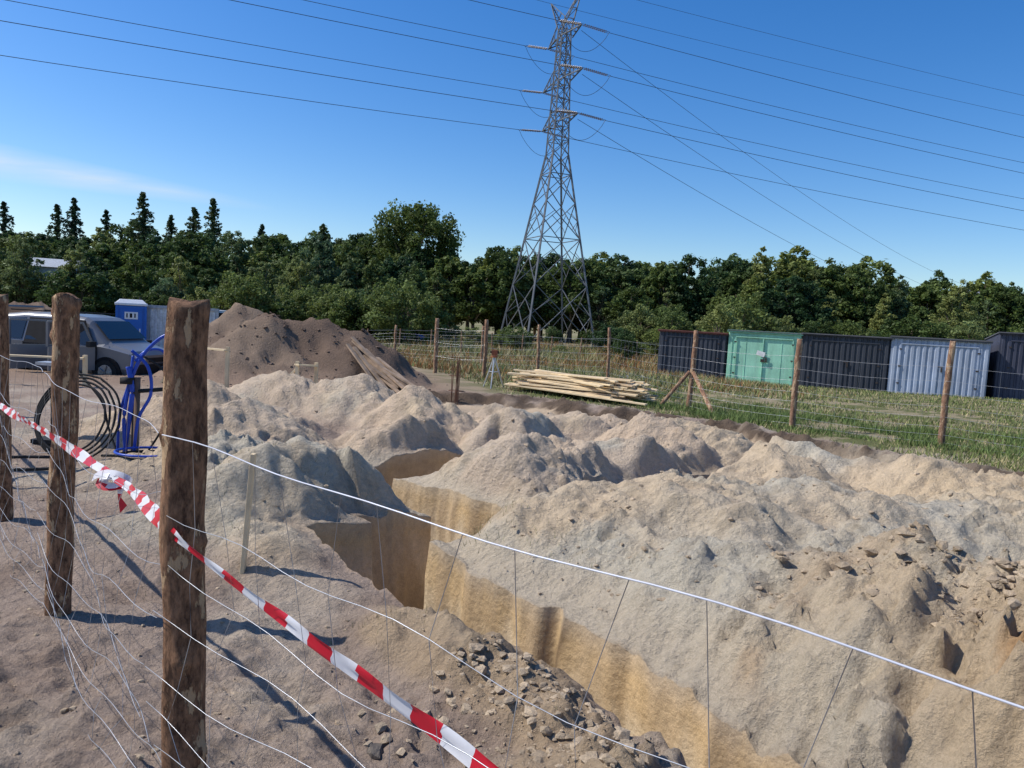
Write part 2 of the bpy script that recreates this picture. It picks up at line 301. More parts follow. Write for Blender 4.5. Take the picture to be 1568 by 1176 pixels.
# ------------------------------------------------------------------ foliage
def leaf_mat(name,hue):
    m,nt,b=nodes(name); N=nt.nodes;L=nt.links
    at=N.new('ShaderNodeAttribute'); at.attribute_name='Col'; oi=N.new('ShaderNodeObjectInfo')
    r=N.new('ShaderNodeValToRGB'); r.color_ramp.elements[0].color=(.5*hue[0],.65*hue[1],.85*hue[2],1); r.color_ramp.elements[1].color=(1.6*hue[0],1.35*hue[1],1.1*hue[2],1)
    L.new(oi.outputs['Random'],r.inputs[0]); vm=N.new('ShaderNodeVectorMath'); vm.operation='MULTIPLY'
    L.new(at.outputs['Color'],vm.inputs[0]); L.new(r.outputs[0],vm.inputs[1]); L.new(vm.outputs[0],b.inputs['Base Color'])
    b.inputs['Roughness'].default_value=.6; b.inputs['Specular IOR Level'].default_value=.2
    tr=N.new('ShaderNodeBsdfTranslucent'); L.new(vm.outputs[0],tr.inputs[0]); mx=N.new('ShaderNodeMixShader'); mx.inputs[0].default_value=.35
    L.new(b.outputs[0],mx.inputs[1]); L.new(tr.outputs[0],mx.inputs[2]); L.new(mx.outputs[0],N['Material Output'].inputs[0]); return m
M_leaf=leaf_mat('leaves',(1.9,1.85,1.8)); M_leafl=leaf_mat('willow_leaves',(2.5,2.3,2.9)); M_leafd=leaf_mat('dark_leaves',(1.1,1.25,1.2)); M_needle=leaf_mat('needles',(.8,.95,1.3))
M_bark=mat('tree_bark',(.17,.135,.10),.9,scale=5)
def leaves(cent,rad,per,size):
    n=len(cent)*per; ci=np.repeat(np.arange(len(cent)),per)
    d=rng.normal(size=(n,3)); d/=np.linalg.norm(d,axis=1)[:,None]; rr=rng.random(n)**.5*(1+.35*rng.random(n))
    p=cent[ci]+d*(rad[ci]*rr)[:,None]*np.array([1,1,.85])
    nrm=d+rng.normal(size=(n,3))*.7+np.array([0,0,.3]); nrm/=np.linalg.norm(nrm,axis=1)[:,None]
    a=np.cross(nrm,rng.normal(size=(n,3))); a/=np.linalg.norm(a,axis=1)[:,None]; b=np.cross(nrm,a)
    s=size*(.5+rng.random(n))[:,None]
    P=np.stack([p-a*s,p-b*s*.6,p+a*s,p+b*s*.6],1).reshape(-1,3)
    tint=(.75+.5*rng.random(len(cent)))[ci]; c=np.array([.062,.088,.026])[None]*tint[:,None]*(.7+.6*rng.random((n,1)))
    return P,np.arange(4*n).reshape(-1,4),np.repeat(c,4,0)
def finish(name,mb,P,Fq,c,lm):
    nb=len(mb.v); me=bpy.data.meshes.new(name)
    me.from_pydata(mb.v+[tuple(x) for x in P.tolist()],[],mb.f+[tuple(x) for x in (Fq+nb).tolist()]); me.materials.append(M_bark); me.materials.append(lm)
    me.polygons.foreach_set('material_index',[0]*len(mb.f)+[1]*len(Fq))
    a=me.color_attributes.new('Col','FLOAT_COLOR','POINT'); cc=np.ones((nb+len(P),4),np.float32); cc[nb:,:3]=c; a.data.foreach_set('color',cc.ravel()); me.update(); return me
def decid(name,height,width,base,nc,per,size,leafmat,seed,top=1.0,bumpy=.25,multi=1,rs=1.0):
    global rng; old=rng; rng=np.random.default_rng(seed)
    cz=(height+base)/2; rz=(height-base)/2
    d=rng.normal(size=(nc,3)); d/=np.linalg.norm(d,axis=1)[:,None]
    lob=1+.20*np.sin(d[:,0]*3+seed)*np.cos(d[:,1]*2.6+seed*2)+.10*np.sin(d[:,2]*5+d[:,0]*4+seed)
    r=np.minimum((.35+.6*rng.random(nc)**.55)*(1+bumpy*(rng.random(nc)-.5)),.93)*lob
    cen=np.stack([d[:,0]*width/2*r,d[:,1]*width/2*r,cz+d[:,2]*rz*np.minimum(r,.95)],1)
    f=(cen[:,2]-base)/(height-base); cen[:,:2]*=(1.12-.45*np.clip(f,0,1)*top)[:,None]
    rad=(width*.055+width*.065*rng.random(nc))*(1-.35*np.clip(f,0,1)*min(top,1))*rs
    P,Fq,c=leaves(cen,rad,per,size)
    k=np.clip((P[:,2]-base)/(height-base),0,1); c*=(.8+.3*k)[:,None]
    mb=MB(); th=height*.62
    for q_ in range(multi):
        ox,oy=(0,0) if multi==1 else (math.cos(q_*2.1)*.5,math.sin(q_*2.1)*.5); mb.tube([(ox*.3,oy*.3,0),(ox+.1,oy,th*.4),(ox*2,oy*2+.1,th*.75),(ox*3+.1,oy*3,th)],[height*.022/multi**.5,height*.017/multi**.5,height*.012/multi**.5,height*.004],7)
    for i in range(min(nc,26)):
        q=cen[i]; z0=max(.12*height,min(th*.9,q[2]*.55)); mb.tube([(0,0,z0),((q[0])*.5,(q[1])*.5,(z0+q[2])/2+.2),tuple(q)],[height*.009,height*.006,height*.002],5,cap=False)
    me=finish(name,mb,P,Fq,c,leafmat); rng=old; return me
def spruce(name,h,w,seed):
    global rng; old=rng; rng=np.random.default_rng(seed); cen=[];rad=[]
    mb=MB(); mb.tube([(0,0,0),(0,0,h*.5),(0,0,h)],[h*.014,h*.009,h*.002],6)
    z=h*.08
    while z<h*.99:
        f=1-z/h; R=w/2*f**.85*(.75+.5*rng.random())+.08; nb=int(6+6*f)
        for i in range(nb):
            a=rng.random()*6.28; Rr=R*(.5+.6*rng.random()); zz=z+rng.normal()*.1
            mb.beam((0,0,zz),(math.cos(a)*Rr,math.sin(a)*Rr,zz-.05*Rr),.035)
            for k in np.linspace(.2,1,max(2,int(Rr/.38))): cen.append((math.cos(a)*Rr*k,math.sin(a)*Rr*k,zz-.22*Rr*k+.12*Rr*k*k)); rad.append(.14+.22*f)
        z+=(.22+.34*f)*(.7+.6*rng.random())
    cen=np.array(cen);P,Fq,c=leaves(cen,np.array(rad),9,.14); me=finish(name,mb,P,Fq,c,M_needle); rng=old; return me
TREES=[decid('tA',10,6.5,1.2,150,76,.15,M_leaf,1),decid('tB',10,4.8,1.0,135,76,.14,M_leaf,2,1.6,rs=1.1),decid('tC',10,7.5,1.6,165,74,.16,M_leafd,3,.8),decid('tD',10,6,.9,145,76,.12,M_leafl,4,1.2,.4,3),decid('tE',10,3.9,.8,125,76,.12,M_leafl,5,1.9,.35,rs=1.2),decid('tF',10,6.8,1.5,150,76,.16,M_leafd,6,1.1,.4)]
BUSH=[decid('bA',4,5,0,95,72,.09,M_leaf,11,.6),decid('bB',4,4.2,0,85,72,.08,M_leafl,12,.8,.4),decid('bC',4,4.5,0,85,72,.09,M_leafd,13)]
SPR=[spruce('sA',14,6.8,21),spruce('sB',14,5.8,22)]
def inst(me,name,x,y,h,ref,parent=None,wf=1.0,zoff=-.1):
    o=bpy.data.objects.new(name,me); s=h/ref; o.location=(x,y,H(x,y)+zoff); o.scale=(s*wf,s*wf,s); o.rotation_euler=(0,0,random.random()*6.28); return link(o,parent)
line=empty('distant_treeline')
PK=[-.95,-.75,-.5,-.38,-.25,-.14,-.03,.1,.2,.27,.36,.42,.48,.55,.62,.8,1.0]
PE=[.098,.098,.102,.108,.114,.108,.102,.100,.106,.112,.128,.120,.112,.104,.108,.112,.116]
def prof(k): return float(np.interp(k,PK,PE))
def behind_tower(k,Y): return -.10<k<.13 and Y<87
for (y0,y1,nn_,f) in ((62,70,44,.76),(72,84,50,.92),(90,112,78,1.0)):
    for j in range(nn_):
        k=-.92+1.85*(j+random.random()*.9)/nn_
        Y=random.uniform(y0,y1)+ (22 if k>.02 and y0<75 else 0)
        if behind_tower(k,Y): Y=random.uniform(89,94)
        hh=(prof(k)*Y+2.2)*f*random.uniform(.80,1.03)
        me=random.choice(TREES if f<1 else [TREES[0],TREES[2],TREES[5],TREES[1],TREES[4]])
        if abs(k+.62)<.03 and Y<63: continue
        inst(me,'tree',k*Y,Y,hh,10,line,random.uniform(.95,1.3))
for j in range(70):
    k=-.9+1.8*(j+random.random())/70
    Y=random.uniform(54,62)+(20 if k>.03 else 0); h=random.uniform(2.8,5.0)*(1.1 if k>0 else 1)
    if behind_tower(k,Y): h=random.uniform(1.2,2.2)
    inst(random.choice(BUSH),'shrub',k*Y,Y,h,4,line,random.uniform(.9,1.3))
for j in range(34):
    k=random.uniform(-.05,.75); Y=random.uniform(46,60); h=random.uniform(1.4,2.8)
    if k<.12: h*=.6
    inst(random.choice(BUSH),'low_shrub',k*Y,Y,h,4,line,random.uniform(.9,1.4))
oak=decid('oak',16.8,12,4.5,200,120,.19,M_leafd,33,.3,.3)
inst(oak,'oak_tree',-13.6,98,17.4,16.8,None,.95,-.2)
for k,Y,h,m_ in ((-.497,105,16.9,0),(-.405,104,16.5,1),(-.588,108,16.0,1),(-.43,110,15.9,0),(-.46,108,14.4,1),(-.545,108,14.6,0),(-.61,108,15.0,0),(-.34,100,13.0,1),(-.68,100,14.0,0),(-.26,92,12.6,1)):
    inst(SPR[m_],'spruce_tree',k*Y,Y,h,14,None,1.1)
for k,Y,h,b_ in ((-.15,52,4.8,0),(-.21,56,4.2,1),(.27,56,4.6,1),(.30,60,5.6,0)):
    inst(BUSH[b_],'roadside_bush',k*Y,Y,h,4,None,1.0)
for k,Y,h,t_i in ((-.655,58,6.6,3),(-.585,57,6.2,3)): inst(TREES[t_i],'willow_tree',k*Y,Y,h,10,None,.9)
# ------------------------------------------------------------------ posts
def bark_mat(name,dark,mid,pale,amt):
    m,nt,b=nodes(name); N=nt.nodes;L=nt.links; tc=N.new('ShaderNodeTexCoord'); mp=N.new('ShaderNodeMapping'); mp.inputs['Scale'].default_value=(1,1,.36); L.new(tc.outputs['Object'],mp.inputs[0])
    a=N.new('ShaderNodeTexNoise'); a.inputs['Scale'].default_value=42; a.inputs['Detail'].default_value=8; a.inputs['Roughness'].default_value=.72
    c=N.new('ShaderNodeTexNoise'); c.inputs['Scale'].default_value=16; c.inputs['Detail'].default_value=7; c.inputs['Roughness'].default_value=.65
    L.new(mp.outputs[0],a.inputs[0]); L.new(mp.outputs[0],c.inputs[0])
    r=N.new('ShaderNodeValToRGB'); e=r.color_ramp.elements; e[0].position=.38; e[0].color=(*dark,1); e[1].position=.60; e[1].color=(*mid,1); L.new(a.outputs[0],r.inputs[0])
    r2=N.new('ShaderNodeValToRGB'); e=r2.color_ramp.elements; e[0].position=amt; e[1].position=amt+.03; L.new(c.outputs[0],r2.inputs[0])
    mx=N.new('ShaderNodeMix'); mx.data_type='RGBA'; mx.inputs[7].default_value=(*pale,1); L.new(r2.outputs[0],mx.inputs[0]); L.new(r.outputs[0],mx.inputs[6]); L.new(mx.outputs[2],b.inputs['Base Color'])
    b.inputs['Roughness'].default_value=.85; b.inputs['Specular IOR Level'].default_value=.2
    sb=N.new('ShaderNodeMath'); sb.operation='MULTIPLY_ADD'; sb.inputs[1].default_value=-.25; L.new(r2.outputs[0],sb.inputs[0]); L.new(a.outputs[0],sb.inputs[2])
    bp=N.new('ShaderNodeBump'); bp.inputs['Strength'].default_value=1; bp.inputs['Distance'].default_value=.016; L.new(sb.outputs[0],bp.inputs['Height']); L.new(bp.outputs[0],b.inputs['Normal']); return m
M_post=bark_mat('bark_post',(.08,.042,.025),(.33,.18,.10),(.52,.35,.20),.56)
M_postf=bark_mat('peeled_post',(.15,.085,.055),(.32,.18,.11),(.42,.29,.18),.52)
M_wire=mat('galvanised_wire',(.45,.46,.48),.4,.6,.1); M_wirew=mat('white_coated_wire',(.62,.63,.68),.35,.1,.1)
M_blackwire=mat('power_line',(.06,.06,.065),.5,.5)
def post(name,x,y,top,r,parent,m,n=20,rings=46,lean=(0,0),seed=0):
    rr=np.random.default_rng(seed); z0=H(x,y)-.25; th=np.linspace(0,2*np.pi,n,endpoint=False); V=[];zs=np.linspace(z0,top,rings)
    kn=[(rr.uniform(z0+.3,top),rr.uniform(0,6.28)) for _ in range(9)]
    for z in zs:
        f=(z-z0)/(top-z0); bx=lean[0]*f+.010*math.sin(z*3+seed)+.004*math.sin(z*11+seed); by=lean[1]*f+.008*math.cos(z*2.3+seed)
        a=fbm(np.cos(th)*3+10+seed,np.sin(th)*3+z*2.2,3,seed+5)-.5; b=fbm(np.cos(th)*9,np.sin(th)*9+z*5,3,seed+9)-.5
        R=r*(1.04-.1*f)*(1+.18*a+.15*b)
        for kz,ka in kn:
            da=np.abs((th-ka+np.pi)%(2*np.pi)-np.pi); R=R+r*.26*np.exp(-((z-kz)/.024)**2-(da/.32)**2)
        if z==zs[-1]: R=R*.93
        V+= [(x+bx+R[i]*math.cos(th[i]),y+by+R[i]*math.sin(th[i]),z+(0.012*math.sin(th[i]*2+seed) if z==zs[-1] else 0)) for i in range(n)]
    Fs=[(i*n+k,i*n+(k+1)%n,(i+1)*n+(k+1)%n,(i+1)*n+k) for i in range(rings-1) for k in range(n)]
    V.append((x+lean[0],y+lean[1],top+.004)); Fs+=[((rings-1)*n+k,(rings-1)*n+(k+1)%n,len(V)-1) for k in range(n)]
    mb=MB(); mb.add(V,Fs); return mb.obj(name,[m],parent,True)
near=empty('post_and_wire_fence')
NP=[(-.935,2.17),(-2.2,3.66),(-3.53,5.17),(-4.85,6.68),(-6.17,8.2),(-7.5,9.7)]
tops=[1.60,1.60,1.575,1.58,1.56,1.58]; rad=[.061,.058,.055,.05,.05,.05]
for i,(p,t,r) in enumerate(zip(NP,tops,rad)): post('post_%d'%(i+1),p[0],p[1],t,r,near,M_post,26 if i<2 else 14,120 if i<2 else 40,(.0,0),i*3+1)
post('post_right',1.02,.62,1.5,.06,near,M_post,14,30,seed=44)
mb=MB()
line_pts=[(1.02,.62)]+NP
fn=Vector((-.06,-.06,0))
hs=[1.225,1.02,.84,.68,.54,.42,.31,.21,.13,.06]
for si,(a,b_) in enumerate(zip(line_pts[:-1],line_pts[1:])):
    A=Vector((a[0],a[1],0))+fn; B=Vector((b_[0],b_[1],0))+fn; L=(B-A).length
    def pt(t,h,ph):
        p=A.lerp(B,t); s=(.05*math.sin(math.pi*t))*(1.0 if h<1.2 else .2)
        w=.02*math.sin(9*t+ph*2.1)+.012*math.sin(23*t+ph)
        dr=-.085*(1-t)**3 if si==0 else 0
        return p+Vector((.03*math.sin(7*t+ph),.02*math.sin(5*t+ph),h+dr-s+(w if h<1.2 else .35*w)))
    for i,h in enumerate(hs):
        mb.tube([pt(t,h,i) for t in np.linspace(0,1,25)],.0018 if (i==0 and si==0) else .0010,5,1 if i==0 else 0)
    nv=int(L/.16)
    for k in range(1,nv):
        t=k/nv; mb.tube([pt(t+.012*math.sin(k*3+i*2),h,i) for i,h in enumerate(hs)],.0009,4)
mb.obj('wire_mesh',[M_wire,M_wirew],near,True)
# tape
M_tape,nt,b=nodes('barrier_tape'); N=nt.nodes;L=nt.links; uv=N.new('ShaderNodeAttribute'); uv.attribute_name='Col'
sep=N.new('ShaderNodeSeparateColor'); L.new(uv.outputs['Color'],sep.inputs[0]); r=N.new('ShaderNodeMath'); r.operation='PINGPONG'; r.inputs[1].default_value=1.0; L.new(sep.outputs[0],r.inputs[0])
g_=N.new('ShaderNodeMath'); g_.operation='GREATER_THAN'; g_.inputs[1].default_value=.5; L.new(r.outputs[0],g_.inputs[0])
mx=N.new('ShaderNodeMix'); mx.data_type='RGBA'; mx.inputs[6].default_value=(.78,.77,.78,1); mx.inputs[7].default_value=(.62,.015,.035,1); L.new(g_.outputs[0],mx.inputs[0]); L.new(mx.outputs[2],b.inputs['Base Color']); b.inputs['Roughness'].default_value=.35
tr=N.new('ShaderNodeBsdfTranslucent'); L.new(mx.outputs[2],tr.inputs[0]); ms_=N.new('ShaderNodeMixShader'); ms_.inputs[0].default_value=.25; L.new(b.outputs[0],ms_.inputs[1]); L.new(tr.outputs[0],ms_.inputs[2]); L.new(ms_.outputs[0],N['Material Output'].inputs[0])
ctrl=[(1.0,.50,.52),(.5,.90,.63),(.013,1.36,.735),(-.49,1.75,.835),(-.915,2.07,.935),(-1.3,2.6,.915),(-1.55,2.9,.905),(-2.24,3.57,.945),(-2.9,4.33,.90),(-3.6,5.07,.91),(-4.9,6.6,.88),(-6.2,8.1,.85)]
P=[]
for i in range(len(ctrl)-1):
    p0=Vector(ctrl[max(i-1,0)]);p1=Vector(ctrl[i]);p2=Vector(ctrl[i+1]);p3=Vector(ctrl[min(i+2,len(ctrl)-1)])
    for t in np.linspace(0,1,24,endpoint=False): P.append(.5*((2*p1)+(p2-p0)*t+(2*p0-5*p1+4*p2-p3)*t*t+(3*p1-p0-3*p2+p3)*t**3))
Vt=[];Ft=[];Ct=[];s=0
for i,p in enumerate(P):
    d=(P[min(i+1,len(P)-1)]-P[max(i-1,0)]).normalized(); side=d.cross(Vector((0,0,1))).normalized(); up=side.cross(d)
    an=.5*math.sin(s*2.3)+.25*math.sin(s*7.1)+.25; w=.019*(1+.25*math.sin(s*5)); 
    if abs((p-Vector((-1.55,2.9,.905))).length)<.05: w*=.4
    e=(math.cos(an)*up+math.sin(an)*side)
    for k,(ww,bulge) in enumerate(((-1,0),(-.3,.006),(.4,-.005),(1,.004))): Vt.append(p+e*w*ww+side*bulge*math.sin(s*23)); Ct.append((s/.088,0,0))
    if i: s+=(p-P[i-1]).length
    if i:
        for k in range(3): Ft.append(((i-1)*4+k,(i-1)*4+k+1,i*4+k+1,i*4+k))
for q in range(4):
    o=len(Vt); c0=Vector((-1.55,2.9,.900))
    for j in range(9):
        a=j/8*math.pi*1.3+q*1.7; R=.022+.010*q
        p=c0+Vector((R*math.cos(a)*1.5,.012*math.sin(a*2+q),-.012+R*.6*math.sin(a)))
        Vt+= [p+Vector((0,-.01,-.008-.003*q)),p+Vector((0,.01,.008))]; Ct+=[(.2 if q!=2 else .8,0,0)]*2
        if j: Ft.append((o+2*j-2,o+2*j-1,o+2*j+1,o+2*j))
o=len(Vt)
for j in range(5): Vt+=[Vector((-1.53+.004*j,2.9,.88-.03*j)),Vector((-1.51+.008*j*(j%2),2.9,.88-.03*j))]; Ct+=[(.8 if j>1 else .2,0,0)]*2
Ft+=[(o+2*j,o+2*j+1,o+2*j+3,o+2*j+2) for j in range(4)]
me=bpy.data.meshes.new('barrier_tape'); me.from_pydata([tuple(v) for v in Vt],[],Ft); me.materials.append(M_tape)
a=me.color_attributes.new('Col','FLOAT_COLOR','POINT'); a.data.foreach_set('color',np.concatenate([np.array(Ct),np.ones((len(Ct),1))],1).astype(np.float32).ravel())
me.polygons.foreach_set('use_smooth',[True]*len(Ft)); link(bpy.data.objects.new('barrier_tape',me))
# far fence
def fence(name,pts,hs,rad=.05,tp=1.6,struts=(),skip=()):
    e=empty(name); 
    for i,p in enumerate(pts):
        if i in skip: continue
        z=H(*p); post('post_%d'%(i+1),p[0],p[1],z+tp*random.uniform(.96,1.04),rad*random.uniform(.85,1.1),e,M_postf,10,16,(random.uniform(-.05,.05),random.uniform(-.04,.04)),i+50)
    mb=MB()
    for a,b_ in zip(pts[:-1],pts[1:]):
        L=math.dist(a,b_); za,zb=H(*a),H(*b_)
        def q(t,h): return (a[0]+(b_[0]-a[0])*t,a[1]+(b_[1]-a[1])*t-.05,za+(zb-za)*t+h-.04*math.sin(math.pi*t))
        for h in hs: mb.tube([q(t,h) for t in np.linspace(0,1,7)],.0022,3,cap=False)
        nv=int(L/.3)
        for k in range(1,nv): mb.tube([q(k/nv,hs[0]),q(k/nv,hs[-1])],.0014,3,cap=False)
    mb.obj('wire_mesh',[M_wire],e,True)
    for (p,q) in struts:
        mb=MB(); mb.tube([(p[0],p[1],H(*p)-.05),q],[.045,.038],8); mb.obj('strut',[M_postf],e,True)
    return e
fh=[.08,.2,.33,.48,.65,.85,1.05,1.28]
zc=H(3.64,15.3)
fence('perimeter_fence',[(12.2,7.2),(10.4,8.8),(8.65,10.3),(6.83,11.8),(5.02,13.25),(3.64,15.3),(2.65,20.8),(.8,24.5),(-1.2,28),(-5,31.5),(-9,34),(-13,37)],fh,.052,1.62,
  [((3.1,15.75),(3.6,15.3,zc+.78)),((4.05,14.85),(3.66,15.25,zc+.78))])
fence('inner_fence',[(-.8,20.6),(-2.25,21.6)],[.5,.9,1.3],.06,1.6)
mbp=empty('field_boundary_fence')
mb=MB()
for i in range(22):
    x=-9+1.9*i; y=46+.4*i; z=H(x,y); mb.tube([(x,y,z-.1),(x+random.uniform(-.05,.05),y,z+1.4)],[.05,.045],6)
mb.obj('posts',[M_postf],mbp); mb=MB()
for h in (.4,.9,1.3): mb.tube([(-9+1.9*i,46+.4*i,H(-9+1.9*i,46+.4*i)+h) for i in range(22)],.006,3)
mb.obj('wires',[M_wire],mbp)
# ------------------------------------------------------------------ pylon
M_steel=mat('galvanised_steel',(.15,.16,.17),.6,.3,.25,scale=1.5); M_ins=mat('insulator',(.13,.10,.09),.3,0)
PX,PYY=3.4,82.; pz=H(PX,PYY)
Lx=Vector((.925,.38,0)).normalized(); Ax=Vector((Lx.y,-Lx.x,0))
pyl=empty('electricity_pylon',(PX,PYY,pz))
mb=MB()
def corner(h,k):
    if h<=20.1: a=3.95+(.9-3.95)*(h/20.1)
    elif h<33: a=.9+(.5-.9)*((h-20.1)/12.9)
    else: a=.5
    sx=(1,1,-1,-1)[k]; sy=(1,-1,-1,1)[k]
    return Lx*sx*a+Ax*sy*a+Vector((0,0,h))
lv=[0,6.2,11.2,15.0,18.0,20.1]+[20.1+12.9*i/9 for i in range(1,10)]
for k in range(4):
    for a,b_ in zip(lv[:-1],lv[1:]): mb.beam(corner(a,k),corner(b_,k),.17 if b_<21 else .12)
    mb.box(corner(0,k)+Vector((0,0,.15)),(.8,.8,.7),1)
for i,(a,b_) in enumerate(zip(lv[:-1],lv[1:])):
    for k in range(4):
        k2=(k+1)%4; w=.08 if a<20 else .06
        A,B,C_,D_=corner(a,k),corner(a,k2),corner(b_,k),corner(b_,k2)
        mb.beam(A,D_,w); mb.beam(B,C_,w)
        if i%2 or a>19: mb.beam(C_,D_,w)
        if a<15:
            for p,q,r1,r2 in ((A,C_,A.lerp(D_,.25),C_.lerp(B,.25)),(B,D_,B.lerp(C_,.25),D_.lerp(A,.25))):
                m2=(p+q)/2; mb.beam(m2,r1,.05); mb.beam(m2,r2,.05)
zr=[22.9+.6,27.2+.6,31.7+.6]; tips=[]
for zi,z in enumerate(zr):
    for sg in (1,-1):
        AL=(4.4,4.8,4.0)[zi]; tip=Ax*sg*AL+Vector((0,0,z))
        for sx in (1,-1):
            b0=Lx*sx*.65+Ax*sg*.65+Vector((0,0,z-.1)); b1=Lx*sx*.6+Ax*sg*.6+Vector((0,0,z+1.3))
            mb.beam(b0,tip,.10); mb.beam(b1,tip,.08)
            for t in (.3,.6): mb.beam(b0.lerp(tip,t),b1.lerp(tip,t),.05)
            mb.beam(b0.lerp(tip,.3),b1,.045); mb.beam(b0.lerp(tip,.6),b1.lerp(tip,.3),.045)
        for t in (.15,.45,.75): mb.beam((Lx*.65+Ax*sg*.65+Vector((0,0,z-.1))).lerp(tip,t),(Lx*-.65+Ax*sg*.65+Vector((0,0,z-.1))).lerp(tip,t),.05)
        tips.append((tip,zi,sg))
horn=[]
for sg in (1,-1):
    ht=Ax*sg*1.9+Lx*sg*.9+Vector((0,0,37.0 if sg>0 else 36.2)); horn.append(ht)
    ks=[k for k in range(4) if corner(33,k).dot(Ax)*sg>0]
    for k in ks: mb.beam(corner(33,k),ht,.10)
    inn_=Vector((0,0,34.4)); mb.beam(inn_,ht,.08)
    for k in ks: mb.beam(corner(33,k),inn_,.06)
    for t in (.25,.5,.75):
        mb.beam(corner(33,ks[0]).lerp(ht,t),corner(33,ks[1]).lerp(ht,t),.05)
        mb.beam(corner(33,ks[0]).lerp(ht,t),corner(33,ks[1]).lerp(ht,t-.25),.05)
        mb.beam(corner(33,ks[1]).lerp(ht,t),inn_.lerp(ht,t),.045); mb.beam(corner(33,ks[0]).lerp(ht,t),inn_.lerp(ht,t-.2),.045)
mb.obj('lattice_tower',[M_steel,mat('concrete',(.35,.34,.32))],pyl)
mb=MB(); ins=MB()
dirs=[(-Vector((.85,.53,0)).normalized(),290,5.2),(Vector((.96,.28,0)).normalized(),300,6.2)]
def span(p,d,L,sag,rise=0,r=.03):
    mb.tube([p+d*L*t+Vector((0,0,-4*sag*t*(1-t)+rise*t)) for t in np.linspace(0,1,40)],r,4,cap=False)
for tip,zi,sg in tips:
    ends=[]
    for d,L,sag in dirs:
        e0=tip+d*3.0+Vector((0,0,-.35)); ends.append(e0)
        for off in (-.16,.16):
            o=Ax*off; ins.tube([tip+o,e0+o],[.025,.025],5)
            for j in range(11):
                c=(tip+o).lerp(e0+o,.1+.075*j); ins.tube([c,c+d*.07],[.10,.05],7)
        span(e0,d,L,sag,r=.026)
    mb.tube([ends[0].lerp(ends[1],t)+Vector((0,0,-2.4*math.sin(math.pi*t)**.8)) for t in np.linspace(0,1,18)],.022,4,cap=False)
for ht in horn:
    for d,L,sag in dirs: span(ht,d,L,sag*.75,r=.018)
d2=Vector((.66,.75,0)).normalized()
for zi,sg in ((1,1),(0,1),(2,1)):
    t=[t for t in tips if t[1]==zi and t[2]==sg][0][0]; span(t-Vector((0,0,.6)),d2,340,9,-5,.028)
mb.obj('power_lines',[M_blackwire],pyl,True); ins.obj('insulator_strings',[M_ins],pyl,True)
# ------------------------------------------------------------------ garages
def corr_mat(name,c,rust=.0,rough=.55):
    return mat(name,c,rough,.15,.22,scale=2.2,stretch=(1,1,.35),c2=None)
rowO=Vector((9.1,32.,0)); rd_=Vector((.89,-.456,0)).normalized(); rn=Vector((-.456,-.89,0)).normalized()
M_dark=mat('opening_dark',(.012,.012,.014),.9)
def garage(name,s0,s1,h,color,trim,style,depth=5,set_=0,roofc=(.12,.12,.13)):
    o=rowO+rd_*s0-rn*set_; z=min(H(o.x,o.y),H(*(rowO+rd_*s1)[:2]))-.02
    e=empty(name,(o.x,o.y,z),math.atan2(rd_.y,rd_.x)); W=s1-s0
    m=corr_mat(name+'_sheet',color); mt=mat(name+'_trim',trim,.6); mr=mat(name+'_roof',roofc,.7,scale=3)
    def sheet(mb,p,q,z0,z1f,pitch=.19,amp=.03,mi=0):
        p=Vector(p);q=Vector(q);L=(q-p).length;d=(q-p)/L;nrm=Vector((d.y,-d.x,0)); n=int(L/pitch); vs=[];
        for i in range(n):
            for fr,a in ((0,0),(.3,0),(.42,1),(.88,1)):
                x=(i+fr)*L/n; pp=p+d*x+nrm*a*amp; vs+= [(pp.x,pp.y,z0),(pp.x,pp.y,z1f(x))]
        pp=q; vs+=[(pp.x,pp.y,z0),(pp.x,pp.y,z1f(L))]
        mb.add(vs,[(2*i,2*i+2,2*i+3,2*i+1) for i in range(len(vs)//2-1)],mi)
    mb=MB(); hb=h-.22
    if style=='smooth':
        mb.box((W/2,.03,h/2),(W,.04,h)); 
        for i in range(1,4): mb.box((W*i/4,.003,h/2),(.02,.012,h-.1))
        mb.box((W*.04,.0,h/2),(.07,.03,h),0); mb.box((W*.96,.0,h/2),(.07,.03,h),0); mb.box((W/2,-.005,h*.93),(W*.98,.03,.05),0)
        mb.box((W/2,-.01,h*.45),(.03,.03,h*.88),1)
    else: sheet(mb,(0,0,0),(W,0,0),0.03,lambda x:h)
    sheet(mb,(0,depth,0),(0,0.01,0),0.0,lambda x:hb+(h-hb)*x/depth); sheet(mb,(W,0.01,0),(W,depth,0),0.0,lambda x:h-(h-hb)*x/depth)
    mb.box((W/2,depth,hb/2),(W,.04,hb))
    mb.obj('walls',[m,mt],e)
    mb=MB()
    R=Matrix.Rotation(-math.atan2(.22,depth),3,'X'); mb.box((W/2,depth/2,(h+hb)/2+.03),(W+.14,depth+.25,.035),0,R); mb.box((W/2,-.06,h+.01),(W+.15,.05,.10),1)
    mb.obj('roof',[mr,mt],e)
    mb=MB()
    mb.box((W/2,-.035,h*.9),(W*.8,.03,.05)); 
    for x in (W*.1,W*.9,W/2-.02): mb.box((x,-.036,h*.45),(.045,.03,h*.86))
    mb.box((W/2+.14,-.06,h*.48),(.06,.05,.16),1); mb.box((W/2+.1,-.075,h*.53),(.16,.02,.03),1)
    for x in (W*.1,W*.9):
        for zz in (.2,.5,.8): mb.box((x,-.055,h*zz),(.09,.02,.05),1)
    if style=='smooth': mb.box((W*.47,-.066,h*.60),(.34,.012,.2),2,Matrix.Rotation(.25,3,'Y')); mb.box((W*.5,-.06,h*.47),(.16,.02,.12),1)
    mb.obj('double_door',[m,mat(name+'_lock',(.08,.06,.05),.5,.5),mat(name+'_plate',(.7,.7,.68))],e)
    return e
